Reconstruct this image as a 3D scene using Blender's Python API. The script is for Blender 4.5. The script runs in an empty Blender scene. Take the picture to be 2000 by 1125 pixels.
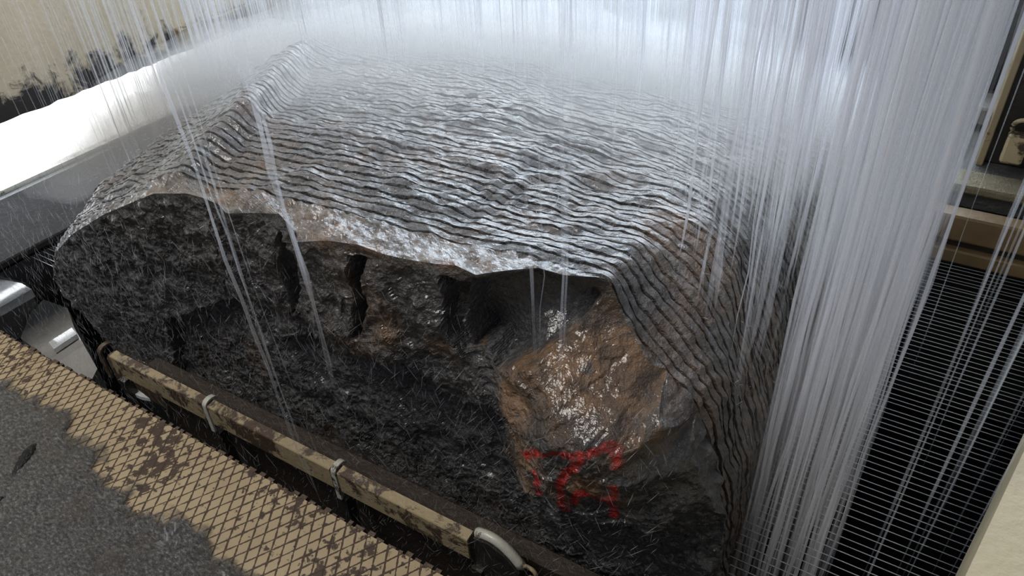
import bpy, math, random
import numpy as np
from mathutils import Matrix, Vector

# ------------------------------------------------------------------ camera, world, light, exposure
sc = bpy.context.scene
col = sc.collection
CAMZ = 3.2                                    # camera height above the pit floor
R3 = np.array([[0.8554475727, 0.2782983552, -0.4367602043],
               [0.5158949477, -0.5318648515, 0.6715446245],
               [-0.0454076367, -0.7997936017, -0.5985552116]])
FPX = 1450.0
cam_d = bpy.data.cameras.new('camera')
cam_d.sensor_width = 36.0
cam_d.lens = FPX / 2000 * 36
cam_d.clip_start = 0.02
cam = bpy.data.objects.new('camera', cam_d)
col.objects.link(cam)
M4 = Matrix.Identity(4)
for r in range(3):
    M4[r][0] = R3[r, 0]; M4[r][1] = -R3[r, 1]; M4[r][2] = -R3[r, 2]
M4[2][3] = CAMZ
cam.matrix_world = M4
sc.camera = cam

sc.view_settings.view_transform = 'Standard'
sc.view_settings.look = 'None'
sc.view_settings.gamma = 1
sc.view_settings.use_curve_mapping = False
sc.view_settings.exposure = 0.0
sc.cycles.transparent_max_bounces = 40
sc.cycles.max_bounces = 6
sc.cycles.volume_bounces = 1
sc.cycles.adaptive_threshold = 0.025
sc.cycles.volume_step_rate = 2.0
sc.cycles.volume_max_steps = 128

world = bpy.data.worlds.new('world')
sc.world = world
world.use_nodes = True
wn = world.node_tree
wn.nodes.clear()
w_out = wn.nodes.new('ShaderNodeOutputWorld')
w_bg = wn.nodes.new('ShaderNodeBackground')
w_bg.inputs[0].default_value = (0.80, 0.86, 1.0, 1)
w_bg.inputs[1].default_value = 0.16
wn.links.new(w_bg.outputs[0], w_out.inputs[0])


def area(name, loc, target, sx, sy, power, colr):
    l = bpy.data.lights.new(name, 'AREA')
    l.shape = 'RECTANGLE'; l.size = sx; l.size_y = sy
    l.energy = power; l.color = colr
    o = bpy.data.objects.new(name, l)
    col.objects.link(o)
    o.location = loc
    d = Vector(target) - Vector(loc)
    o.rotation_euler = d.to_track_quat('-Z', 'Y').to_euler()
    return o


# the tall open side of the hall behind the machine (daylight), a smaller opening on the left, an added fill lamp over the walkway
area('hall_opening_light', (-3.6, 9.5, 4.9), (-2.4, 2.0, 1.9), 12.0, 5.2, 2050, (0.78, 0.89, 1.0))
area('side_opening_light', (-9.5, 3.4, 3.4), (-4.6, 2.4, 1.1), 5.0, 2.6, 520, (0.93, 0.96, 1.0))
area('walkway_fill', (-2.6, -0.6, 6.2), (-2.2, 0.4, 1.0), 3.0, 1.6, 195, (1.0, 0.96, 0.90))  # unseen fill, added to brighten the walkway and sludge


# ------------------------------------------------------------------ helpers
def ray(px, py):
    return R3 @ np.array([px - 1000.0, py - 562.5, FPX])


def on_y(px, py, Y):
    r = ray(px, py); p = r * (Y / r[1]); p[2] += CAMZ
    return p


def on_z(px, py, z):
    r = ray(px, py); p = r * ((z - CAMZ) / r[2]); p[2] += CAMZ
    return p


def tag(o, label=None, cat=None, group=None, kind=None):
    if label: o['label'] = label
    if cat: o['category'] = cat
    if group: o['group'] = group
    if kind: o['kind'] = kind
    return o


def empty(name, loc=(0, 0, 0)):
    o = bpy.data.objects.new(name, None)
    o.empty_display_size = 0.1
    col.objects.link(o)
    o.location = loc
    return o


def mesh_obj(name, verts, faces, mat=None, parent=None, smooth=False):
    me = bpy.data.meshes.new(name)
    me.from_pydata([tuple(map(float, v)) for v in verts], [], faces)
    me.update()
    if smooth:
        me.polygons.foreach_set('use_smooth', [True] * len(me.polygons))
    o = bpy.data.objects.new(name, me)
    col.objects.link(o)
    if mat: me.materials.append(mat)
    if parent is not None:
        o.parent = parent
        o.matrix_parent_inverse = Matrix.Translation(parent.location).inverted()
    return o


def np_mesh(name, V, F, mat=None, smooth=True, parent=None):
    """V (n,3), F (m,4) numpy -> one mesh object, fast"""
    me = bpy.data.meshes.new(name)
    n, m = len(V), len(F)
    me.vertices.add(n)
    me.vertices.foreach_set('co', np.asarray(V, dtype=np.float32).ravel())
    me.loops.add(m * 4)
    me.loops.foreach_set('vertex_index', np.asarray(F, dtype=np.int32).ravel())
    me.polygons.add(m)
    me.polygons.foreach_set('loop_start', np.arange(0, m * 4, 4, dtype=np.int32))
    me.polygons.foreach_set('loop_total', np.full(m, 4, dtype=np.int32))
    me.polygons.foreach_set('use_smooth', np.full(m, smooth, dtype=bool))
    me.update(calc_edges=True)
    me.validate()
    o = bpy.data.objects.new(name, me)
    col.objects.link(o)
    if mat: me.materials.append(mat)
    if parent is not None:
        o.parent = parent
        o.matrix_parent_inverse = Matrix.Translation(parent.location).inverted()
    return o


def grid_faces(nr, nc, off=0):
    i, j = np.meshgrid(np.arange(nr - 1), np.arange(nc - 1), indexing='ij')
    a = off + i * nc + j
    return np.stack([a, a + 1, a + nc + 1, a + nc], -1).reshape(-1, 4)


class MB:
    def __init__(s): s.v = []; s.f = []

    def box(s, x0, x1, y0, y1, z0, z1, bev=0.0, rot=0.0):
        """box with chamfered vertical and horizontal edges"""
        b = min(bev, (x1 - x0) / 2.01, (y1 - y0) / 2.01, (z1 - z0) / 2.01)
        k = len(s.v)
        cx_, cy_ = (x0 + x1) / 2, (y0 + y1) / 2
        if b <= 0:
            P = [(x, y, z) for z in (z0, z1) for x, y in ((x0, y0), (x1, y0), (x1, y1), (x0, y1))]
            Fc = [(0, 3, 2, 1), (4, 5, 6, 7), (0, 1, 5, 4), (1, 2, 6, 5), (2, 3, 7, 6), (3, 0, 4, 7)]
        else:
            def ring(i, z):
                return [(x0 + b, y0 + i, z), (x1 - b, y0 + i, z), (x1 - i, y0 + b, z), (x1 - i, y1 - b, z),
                        (x1 - b, y1 - i, z), (x0 + b, y1 - i, z), (x0 + i, y1 - b, z), (x0 + i, y0 + b, z)]
            P = ring(b * .8, z0) + ring(0, z0 + b) + ring(0, z1 - b) + ring(b * .8, z1)
            Fc = [tuple(range(7, -1, -1)), tuple(range(24, 32))]
            for r_ in range(3):
                for q in range(8):
                    a, c = r_ * 8 + q, r_ * 8 + (q + 1) % 8
                    Fc.append((a, c, c + 8, a + 8))
        if rot:
            ca, sa = math.cos(rot), math.sin(rot)
            P = [(cx_ + (x - cx_) * ca - (y - cy_) * sa, cy_ + (x - cx_) * sa + (y - cy_) * ca, z) for x, y, z in P]
        s.v += P
        s.f += [tuple(i + k for i in f) for f in Fc]

    def prism(s, poly, axis, a0, a1):
        """extrude a closed 2D polygon; axis 'x': poly=(y,z); axis 'y': poly=(x,z); 'z': poly=(x,y)"""
        k = len(s.v); n = len(poly)
        for a in (a0, a1):
            for p, q in poly:
                s.v.append({'x': (a, p, q), 'y': (p, a, q), 'z': (p, q, a)}[axis])
        s.f.append(tuple(k + i for i in range(n)))
        s.f.append(tuple(k + n + i for i in reversed(range(n))))
        for i in range(n):
            j = (i + 1) % n
            s.f.append((k + j, k + i, k + n + i, k + n + j))

    def tube(s, pts, rad, n=10, cap=True):
        k = len(s.v)
        pts = [Vector(p) for p in pts]
        rads = rad if hasattr(rad, '__len__') else [rad] * len(pts)
        up = Vector((0, 0, 1))
        for i, p in enumerate(pts):
            d = (pts[min(i + 1, len(pts) - 1)] - pts[max(i - 1, 0)]).normalized()
            u = d.cross(up)
            if u.length < 1e-3: u = d.cross(Vector((1, 0, 0)))
            u.normalize(); w = d.cross(u)
            for q in range(n):
                t = 2 * math.pi * q / n
                s.v.append(tuple(p + (u * math.cos(t) + w * math.sin(t)) * rads[i]))
        for i in range(len(pts) - 1):
            for q in range(n):
                a, c = k + i * n + q, k + i * n + (q + 1) % n
                s.f.append((a, c, c + n, a + n))
        if cap:
            s.f.append(tuple(k + q for q in reversed(range(n))))
            e = k + (len(pts) - 1) * n
            s.f.append(tuple(e + q for q in range(n)))

    def build(s, name, mat, parent=None, smooth=False):
        o = mesh_obj(name, s.v, s.f, mat, parent, smooth)
        return o


# ---- vectorised gradient noise
_rs = np.random.RandomState(7)
_perm = np.concatenate([_rs.permutation(256)] * 3)
_g = _rs.normal(size=(256, 3)); _g /= np.linalg.norm(_g, axis=1)[:, None]


def noise3(P, s=1.0, seed=0.0):
    P = np.asarray(P, float) * s + seed * 17.31
    i = np.floor(P).astype(int); f = P - i; i &= 255
    u = f * f * f * (f * (f * 6 - 15) + 10)
    out = 0
    for dx in (0, 1):
        for dy in (0, 1):
            for dz in (0, 1):
                h = _perm[_perm[_perm[(i[..., 0] + dx) & 255] + ((i[..., 1] + dy) & 255)] + ((i[..., 2] + dz) & 255)]
                g = _g[h]
                d = g[..., 0] * (f[..., 0] - dx) + g[..., 1] * (f[..., 1] - dy) + g[..., 2] * (f[..., 2] - dz)
                w = (u[..., 0] if dx else 1 - u[..., 0]) * (u[..., 1] if dy else 1 - u[..., 1]) * (u[..., 2] if dz else 1 - u[..., 2])
                out = out + w * d
    return out * 1.5


def fbm(P, s, o=3, seed=0.0):
    r = 0; a = 1.0
    for k in range(o):
        r = r + a * noise3(P, s * 2 ** k, seed + k); a *= .5
    return r


def smooth01(x, a, b):
    t = np.clip((x - a) / (b - a), 0, 1)
    return t * t * (3 - 2 * t)


def inside(x, y, poly):
    c = np.zeros(x.shape, bool); j = len(poly) - 1
    for i in range(len(poly)):
        xi, yi = poly[i]; xj, yj = poly[j]
        c ^= ((yi > y) != (yj > y)) & (x < (xj - xi) * (y - yi) / (yj - yi + 1e-12) + xi)
        j = i
    return c


def edge_dist(x, y, poly):
    d = np.full(x.shape, 9.0)
    for i in range(len(poly)):
        a = poly[i]; b_ = poly[(i + 1) % len(poly)]; ab = b_ - a
        t = np.clip(((x - a[0]) * ab[0] + (y - a[1]) * ab[1]) / (ab @ ab), 0, 1)
        d = np.minimum(d, np.hypot(x - a[0] - t * ab[0], y - a[1] - t * ab[1]))
    return d


# ------------------------------------------------------------------ materials
class NT:
    def __init__(s, name):
        s.m = bpy.data.materials.new(name); s.m.use_nodes = True
        s.t = s.m.node_tree; s.t.nodes.clear()
        s.out = s.n('OutputMaterial')

    def n(s, typ, **kw):
        nd = s.t.nodes.new('ShaderNode' + typ)
        for k, v in kw.items():
            if hasattr(nd, k) and not k[0].isupper(): setattr(nd, k, v)
        return nd

    def l(s, a, b): s.t.links.new(a, b)

    def noise(s, vec, scale, detail=4, rough=.55, dist=0.0):
        n = s.n('TexNoise'); n.inputs['Scale'].default_value = scale
        n.inputs['Detail'].default_value = detail; n.inputs['Roughness'].default_value = rough
        n.inputs['Distortion'].default_value = dist
        s.l(vec, n.inputs['Vector']); return n.outputs['Fac']

    def ramp(s, fac, stops):
        r = s.n('ValToRGB'); e = r.color_ramp.elements
        e[0].position = stops[0][0]; e[0].color = (*stops[0][1], 1)
        e[1].position = stops[-1][0]; e[1].color = (*stops[-1][1], 1)
        for p, c in stops[1:-1]:
            x = e.new(p); x.color = (*c, 1)
        s.l(fac, r.inputs[0]); return r.outputs[0]

    def mix(s, fac, a, b, mode='MIX'):
        m = s.n('Mix', data_type='RGBA', blend_type=mode)
        for sock, v in ((m.inputs[0], fac), (m.inputs[6], a), (m.inputs[7], b)):
            if isinstance(v, (int, float)): sock.default_value = v
            elif isinstance(v, tuple): sock.default_value = (*v, 1)
            else: s.l(v, sock)
        return m.outputs[2]

    def math(s, op, a, b=0.0, clamp=False):
        m = s.n('Math', operation=op); m.use_clamp = clamp
        for sock, v in ((m.inputs[0], a), (m.inputs[1], b)):
            if isinstance(v, (int, float)): sock.default_value = v
            else: s.l(v, sock)
        return m.outputs[0]

    def pos(s): return s.n('NewGeometry').outputs['Position']

    def mapping(s, vec, scale=(1, 1, 1), rot=(0, 0, 0)):
        m = s.n('Mapping'); m.inputs['Scale'].default_value = scale; m.inputs['Rotation'].default_value = rot
        s.l(vec, m.inputs['Vector']); return m.outputs[0]

    def bump(s, h, strength, dist, normal=None):
        b = s.n('Bump'); b.inputs['Strength'].default_value = strength; b.inputs['Distance'].default_value = dist
        s.l(h, b.inputs['Height'])
        if normal is not None: s.l(normal, b.inputs['Normal'])
        return b.outputs[0]

    def bsdf(s, color, rough, normal=None, metal=0.0, spec=.5, coat=0.0, coat_rough=.1):
        b = s.n('BsdfPrincipled')
        for key, v in (('Base Color', color), ('Roughness', rough), ('Metallic', metal), ('Specular IOR Level', spec), ('Coat Weight', coat), ('Coat Roughness', coat_rough)):
            if isinstance(v, (int, float)): b.inputs[key].default_value = v
            elif isinstance(v, tuple): b.inputs[key].default_value = (*v, 1)
            else: s.l(v, b.inputs[key])
        if normal is not None: s.l(normal, b.inputs['Normal'])
        s.l(b.outputs[0], s.out.inputs[0])
        return b


def m_rock():
    t = NT('wet_granite'); p = t.pos()
    a = t.n('Attribute', attribute_name='brown').outputs['Fac']
    red = t.n('Attribute', attribute_name='paint').outputs['Fac']
    groove = t.n('Attribute', attribute_name='kerf').outputs['Fac']
    n1 = t.noise(p, 9, 6, .62, .4)
    n2 = t.noise(p, 70, 4, .6)
    n3 = t.noise(t.mapping(p, (1, 1, .45)), 3.2, 4, .6)
    grey = t.ramp(n2, [(.3, (.018, .018, .020)), (.55, (.05, .05, .052)), (.75, (.13, .125, .12))])
    brown = t.ramp(n1, [(.28, (.045, .035, .028)), (.46, (.11, .068, .040)), (.60, (.22, .125, .062)), (.68, (.10, .085, .075)), (.82, (.17, .14, .12))])
    f = t.math('ADD', t.math('MULTIPLY', t.math('SUBTRACT', n3, .5), 3.2), t.math('SUBTRACT', t.math('MULTIPLY', a, 1.7), .35), True)
    c = t.mix(f, grey, brown)
    speck = t.ramp(t.noise(p, 190, 2, .5), [(.62, (0, 0, 0)), (.72, (1, 1, 1))])
    c = t.mix(t.math('MULTIPLY', speck, .35), c, (.32, .29, .26))
    fo = t.n('Attribute', attribute_name='film_sheen').outputs['Fac']
    ff = t.ramp(t.noise(t.mapping(p, (1, 2.2, 1)), 16, 5, .7, .8), [(.36, (0, 0, 0)), (.66, (1, 1, 1))])
    c = t.mix(t.math('MULTIPLY', fo, ff), c, (.50, .54, .58))
    rf = t.math('MULTIPLY', red, t.ramp(t.noise(p, 45, 4, .7), [(.36, (.25, .25, .25)), (.52, (1, 1, 1))]))
    c = t.mix(rf, c, (.42, .012, .010))
    c = t.mix(groove, c, (.008, .008, .009))
    vo = t.n('TexVoronoi'); vo.inputs['Scale'].default_value = 62; t.l(p, vo.inputs['Vector'])
    h = t.math('ADD', t.math('MULTIPLY', t.noise(p, 26, 5, .68), 1.0), t.math('MULTIPLY', t.noise(p, 150, 3, .7), .42))
    h = t.math('ADD', h, t.math('MULTIPLY', vo.outputs['Distance'], .35))
    nb = t.bump(h, .9, .017)
    rough = t.ramp(t.noise(p, 14, 3), [(.35, (.24, .24, .24)), (.7, (.5, .5, .5))])
    bs = t.bsdf(c, rough, nb, spec=.6, coat=1.0, coat_rough=.06)
    t.l(t.bump(t.math('ADD', t.noise(p, 22, 3, .6), t.math('MULTIPLY', t.noise(p, 75, 3, .6), .40)), .6, .010), bs.inputs['Coat Normal'])
    return t.m


def m_paint(name, base, rust=.45, scale=7, rough=.5, wet=0.0, dark=(.07, .045, .03)):
    t = NT(name); p = t.pos()
    n1 = t.noise(p, scale, 6, .68, .3)
    n2 = t.noise(t.mapping(p, (1, 1, .3)), scale * .35, 3, .5)
    f = t.ramp(t.math('ADD', t.math('MULTIPLY', n1, .75), t.math('MULTIPLY', n2, .25)), [(rust, (1, 1, 1)), (rust + .05, (0, 0, 0))])
    c0 = t.mix(t.noise(p, 2.5, 4), tuple(x * .72 for x in base), tuple(min(1, x * 1.15) for x in base))
    c = t.mix(f, c0, dark)
    nb = t.bump(t.math('ADD', t.noise(p, 40, 4), t.math('MULTIPLY', f, -.6)), .5, .006)
    t.bsdf(c, rough, nb, coat=wet, coat_rough=.12)
    return t.m


def m_stained(name, base, zlow):
    t = NT(name); p = t.pos()
    sep = t.n('SeparateXYZ'); t.l(p, sep.inputs[0])
    h = t.math('SUBTRACT', sep.outputs[2], zlow)
    g = t.math('SUBTRACT', 1.0, t.math('MULTIPLY', h, 3.2), True)
    n = t.math('ADD', t.math('MULTIPLY', t.noise(p, 7, 7, .7, .5), .75), t.math('MULTIPLY', t.noise(t.mapping(p, (1, 2, .25)), 6, 4, .6), .25))
    f = t.ramp(t.math('ADD', n, t.math('MULTIPLY', g, .26)), [(.60, (0, 0, 0)), (.70, (1, 1, 1))])
    c0 = t.mix(t.noise(p, 2.2, 5), tuple(x * .75 for x in base), tuple(min(1, x * 1.1) for x in base))
    c = t.mix(f, c0, (.030, .027, .026))
    t.bsdf(c, .5, t.bump(t.math('ADD', t.noise(p, 30, 4), f), .5, .006))
    return t.m


def m_plain(name, base, rough, metal=0.0, bump=.3, scale=30, coat=0.0, var=.35, spec=.5):
    t = NT(name); p = t.pos()
    n = t.noise(p, scale * .3, 5, .6)
    c = t.mix(n, tuple(x * (1 - var) for x in base), tuple(min(1, x * (1 + var)) for x in base))
    t.bsdf(c, rough, t.bump(t.noise(p, scale, 5, .65), bump, .02), metal=metal, coat=coat, coat_rough=.08, spec=spec)
    return t.m


def m_tread():
    """cream painted expanded-metal tread: brown diamond strands, rust and paint loss"""
    t = NT('tread_plate'); p = t.pos()
    wob = t.noise(p, 5, 2)
    sep = t.n('SeparateXYZ'); t.l(p, sep.inputs[0])
    x = t.math('ADD', sep.outputs[0], t.math('MULTIPLY', wob, .006)); y = sep.outputs[1]
    LX, LY = .036, .062

    def line(sgn):
        u = t.math('ADD', t.math('DIVIDE', x, LX), t.math('MULTIPLY', t.math('DIVIDE', y, LY), sgn))
        fr = t.math('FRACT', u)
        d = t.math('ABSOLUTE', t.math('SUBTRACT', fr, .5))
        return d                                            # 0 on the strand
    d = t.math('MINIMUM', line(1.0), line(-1.0))
    nb = t.noise(p, 38, 4, .7)
    wl = t.math('ADD', .082, t.math('MULTIPLY', t.math('SUBTRACT', nb, .5), .30))
    ln = t.math('LESS_THAN', d, wl)
    rust = t.ramp(t.math('ADD', t.math('MULTIPLY', t.noise(p, 30, 5, .6), .6), t.math('MULTIPLY', t.noise(p, 3.2, 4, .6), .4)),
                  [(.54, (0, 0, 0)), (.565, (1, 1, 1))])
    cream = t.mix(t.noise(p, 6, 5), (.27, .205, .12), (.42, .335, .21))
    c = t.mix(rust, cream, (.055, .035, .024))
    c = t.mix(t.math('MULTIPLY', ln, .95), c, (.040, .022, .012))
    h = t.math('ADD', t.math('MULTIPLY', t.math('MINIMUM', d, .12), 4), t.math('MULTIPLY', rust, -.25))
    t.bsdf(c, .5, t.bump(h, .35, .003), spec=.4)
    return t.m


def m_sludge():
    t = NT('stone_sludge'); p = t.pos()
    n = t.noise(p, 18, 5, .7)
    c = t.ramp(t.noise(t.mapping(p, (1, 1.7, 1), (0, 0, .5)), 75, 4, .75), [(.34, (.085, .083, .082)), (.52, (.24, .235, .23)), (.68, (.62, .61, .60))])  # pale grains paint in glints of the back light
    c = t.mix(t.ramp(t.noise(p, 4, 4), [(.5, (0, 0, 0)), (.75, (.7, .7, .7))]), c, (.17, .13, .095))
    h = t.math('ADD', t.noise(t.mapping(p, (1, 1.8, 1), (0, 0, .5)), 62, 5, .75), t.math('MULTIPLY', n, .4))
    bs = t.bsdf(c, .30, t.bump(h, 1.0, .045), spec=.6, coat=.5, coat_rough=.12)
    e = t.n('Attribute', attribute_name='thick').outputs['Fac']
    al = t.ramp(t.math('ADD', e, t.math('MULTIPLY', t.math('SUBTRACT', t.noise(p, 34, 5, .7), .5), .9)), [(.25, (0, 0, 0)), (.62, (1, 1, 1))])
    tr = t.n('BsdfTransparent'); mx = t.n('MixShader')
    t.l(al, mx.inputs[0]); t.l(tr.outputs[0], mx.inputs[1]); t.l(bs.outputs[0], mx.inputs[2]); t.l(mx.outputs[0], t.out.inputs[0])
    return t.m


def m_water(name, tint=(.82, .83, .87), dens=1.0, zs=1.6, hs=60):
    """falling white water: translucent, scattering strands, partly see-through"""
    t = NT(name); p = t.pos()
    a = t.n('Attribute', attribute_name='body').outputs['Fac']
    al = t.math('MULTIPLY', a, dens, True)
    d = t.n('BsdfDiffuse'); d.inputs[0].default_value = (*tint, 1)
    tl = t.n('BsdfTranslucent'); tl.inputs[0].default_value = (*tint, 1)
    m1 = t.n('MixShader'); m1.inputs[0].default_value = .55
    t.l(d.outputs[0], m1.inputs[1]); t.l(tl.outputs[0], m1.inputs[2])
    tr = t.n('BsdfTransparent')
    m3 = t.n('MixShader'); t.l(al, m3.inputs[0])
    t.l(tr.outputs[0], m3.inputs[1]); t.l(m1.outputs[0], m3.inputs[2])
    t.l(m3.outputs[0], t.out.inputs[0])
    return t.m


def m_mist(name, dens):
    """spray hanging in the air: an even scattering volume"""
    t = NT(name)
    vs = t.n('VolumeScatter'); vs.inputs['Color'].default_value = (.93, .96, 1.0, 1)
    vs.inputs['Anisotropy'].default_value = .3
    vs.inputs['Density'].default_value = dens
    t.l(vs.outputs[0], t.out.inputs['Volume'])
    return t.m


ROCK = m_rock()
CREAM = m_paint('cream_paint', (.52, .42, .25), .40, 7, .5)
CREAM_SMOOTH = m_paint('smooth_cream_paint', (.62, .54, .36), .30, 4, .5)
CREAM_DIRTY = m_paint('worn_cream_paint', (.36, .285, .17), .46, 9, .45, .3)
CREAM_WALL = m_stained('stained_cream_paint', (.62, .54, .40), 1.6)
PALE = m_paint('chipped_pale_paint', (.50, .50, .43), .40, 22, .4, .3)
DARKRUST = m_plain('dark_brown_steel', (.030, .021, .014), .6, .1, .5, 30)
MATTE = m_plain('dark_matte_plate', (.030, .030, .031), .85, 0, .4, 24, 0, .3, .08)
DARKSTEEL = m_plain('dark_wet_steel', (.035, .030, .026), .35, .2, .4, 24, .3)
RUST = m_plain('rusty_brown_steel', (.075, .048, .030), .5, .1, .5, 30, .2)
STEEL = m_plain('wire_steel', (.62, .64, .68), .4, .7, .1, 200)
CONC = m_plain('wet_concrete', (.10, .098, .095), .6, 0, .7, 34, .1)
CONC_PALE = m_plain('pale_wet_concrete', (.34, .33, .31), .35, 0, .5, 26, .4)
LIP = m_plain('gritty_yellow_edge', (.26, .22, .14), .75, 0, .9, 60, 0)
BROWNBEAM = m_plain('brown_beam_paint', (.23, .15, .075), .6, 0, .3, 18)
FOAM = m_plain('foamy_wet_steel', (.62, .64, .66), .22, 0, .5, 14, .8, .15)
ROUGHWALL = m_plain('rough_black_wall', (.045, .045, .048), .6, 0, 1.0, 16, .2, .7)
PIT = m_plain('black_pit_water', (.008, .008, .009), .9, 0, .4, 10, 0, .3, .05)
RUBBER = m_plain('black_wet_stone', (.008, .008, .008), .45, 0, .8, 60, .1)
TREAD = m_tread()
SLUDGE = m_sludge()
WATER = m_water('falling_water')
WATER_JET = m_water('water_jet', dens=.8, zs=2.5)
DROPS = m_water('spray_drops', dens=.5, zs=20)

# ------------------------------------------------------------------ the stone block
S = 0.03                                      # distance between two cuts
Y0 = 1.33
KN = 50


def zz(p): return np.array([p[0], p[1] + CAMZ])


PROF = {
    1.33: [(-3.30, -2.42), (-3.49, -2.02), (-3.40, -1.85), (-3.16, -1.67), (-2.82, -1.48), (-2.47, -1.30), (-2.23, -1.16), (-2.05, -1.16), (-1.62, -1.11), (-1.32, -1.10), (-1.02, -1.09), (-.77, -1.07), (-.60, -1.06), (-.54, -1.16), (-.42, -1.28), (-.33, -1.38), (-.21, -1.72), (-.18, -2.42)],
    1.70: [(-3.35, -2.42), (-3.60, -2.00), (-3.60, -1.78), (-3.35, -1.62), (-3.00, -1.45), (-2.60, -1.25), (-2.24, -1.03), (-2.12, -1.10), (-1.70, -1.07), (-1.38, -1.06), (-1.08, -1.06), (-.82, -1.07), (-.59, -1.07), (-.47, -1.10), (-.38, -1.20), (-.33, -1.36), (-.22, -1.72), (-.17, -2.42)],
    2.08: [(-3.40, -2.42), (-3.75, -2.00), (-3.80, -1.85), (-3.60, -1.68), (-3.20, -1.45), (-2.85, -1.26), (-2.45, -1.05), (-2.32, -1.14), (-1.90, -1.09), (-1.55, -1.06), (-1.28, -1.04), (-.98, -1.07), (-.75, -1.10), (-.56, -1.15), (-.44, -1.25), (-.34, -1.42), (-.22, -1.75), (-.17, -2.42)],
    2.45: [(-3.40, -2.42), (-3.75, -2.00), (-3.80, -1.85), (-3.60, -1.66), (-3.30, -1.46), (-3.00, -1.30), (-2.68, -1.11), (-2.50, -1.15), (-2.10, -1.13), (-1.80, -1.12), (-1.50, -1.12), (-1.10, -1.12), (-.80, -1.13), (-.50, -1.20), (-.36, -1.30), (-.25, -1.48), (-.15, -1.80), (-.12, -2.42)],
    2.83: [(-3.40, -2.42), (-3.70, -2.00), (-3.70, -1.85), (-3.55, -1.70), (-3.40, -1.55), (-3.20, -1.42), (-3.02, -1.29), (-2.75, -1.27), (-2.40, -1.23), (-2.10, -1.21), (-1.75, -1.19), (-1.26, -1.22), (-1.00, -1.23), (-.60, -1.24), (-.30, -1.28), (-.10, -1.34), (.0, -1.60), (.03, -2.42)],
    2.98: [(-3.35, -2.42), (-3.60, -2.00), (-3.55, -1.90), (-3.40, -1.80), (-3.25, -1.70), (-3.10, -1.60), (-2.95, -1.50), (-2.70, -1.48), (-2.40, -1.45), (-2.10, -1.44), (-1.75, -1.42), (-1.26, -1.45), (-1.00, -1.45), (-.60, -1.47), (-.32, -1.50), (-.15, -1.55), (-.05, -1.70), (.0, -2.42)],
}
YS = np.array(sorted(PROF)); CT = np.array([PROF[y] for y in sorted(PROF)])      # (6,18,2)
# front top edge, traced: index along the profile, picture point, depth
FRONT = [(1, 103, 545, 1.30), (2, 110, 492, 1.29), (3, 140, 458, 1.28), (4, 200, 420, 1.25), (5, 300, 378, 1.23), (5.6, 365, 378, 1.22), (6, 395, 386, 1.22), (6.5, 428, 400, 1.22), (6.62, 442, 417, 1.21), (7, 500, 416, 1.23), (7.6, 545, 418, 1.23), (7.7, 570, 445, 1.20), (7.9, 580, 473, 1.18), (8.3, 640, 470, 1.18), (8.8, 700, 478, 1.19), (8.9, 738, 492, 1.19), (9.3, 820, 511, 1.20), (9.6, 890, 518, 1.20), (9.8, 930, 537, 1.21), (10.2, 1000, 527, 1.24), (10.7, 1050, 523, 1.27), (11.2, 1100, 537, 1.29), (11.8, 1165, 541, 1.31), (12.3, 1190, 548, 1.318)]


def profile(idx, Y):
    """(x,z) of the cut-plane outline at index idx (array) in plane Y (scalar)"""
    Y = min(max(Y, YS[0]), YS[-1])
    c = np.empty((18, 2))
    for k in (0, 1):
        for j in range(18):
            c[j, k] = np.interp(Y, YS, CT[:, j, k])
    # Catmull-Rom along the index
    i = np.clip(np.floor(idx).astype(int), 0, 16); f = (idx - i)[:, None]
    p0 = c[np.maximum(i - 1, 0)]; p1 = c[i]; p2 = c[i + 1]; p3 = c[np.minimum(i + 2, 17)]
    cr = .5 * ((2 * p1) + (-p0 + p2) * f + (2 * p0 - 5 * p1 + 4 * p2 - p3) * f ** 2 + (-p0 + 3 * p1 - 3 * p2 + p3) * f ** 3)
    li = p1 * (1 - f) + p2 * f
    return cr * .6 + li * .4


# index samples, evenly spaced along the outline
_t = np.linspace(0, 17, 4001)
_p = profile(_t, 1.5)
_L = np.concatenate([[0], np.cumsum(np.hypot(*np.diff(_p, axis=0).T))])
NU = 860
IDX = np.interp(np.linspace(0, _L[-1], NU), _L, _t)

fi = [0.0]; fx = [-3.28]; fz = [-2.42]; fy = [1.32]
for i_, px, py, Y in FRONT:
    P = on_y(px, py, Y); fi.append(i_); fx.append(P[0]); fz.append(P[2] - CAMZ); fy.append(Y)
for i_ in (13, 14, 15, 16, 17):
    q = profile(np.array([float(i_)]), Y0)[0]
    fi.append(i_); fx.append(q[0]); fz.append(q[1]); fy.append(Y0 - .008)
FX = np.interp(IDX, fi, fx); FZ = np.interp(IDX, fi, fz)

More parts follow.
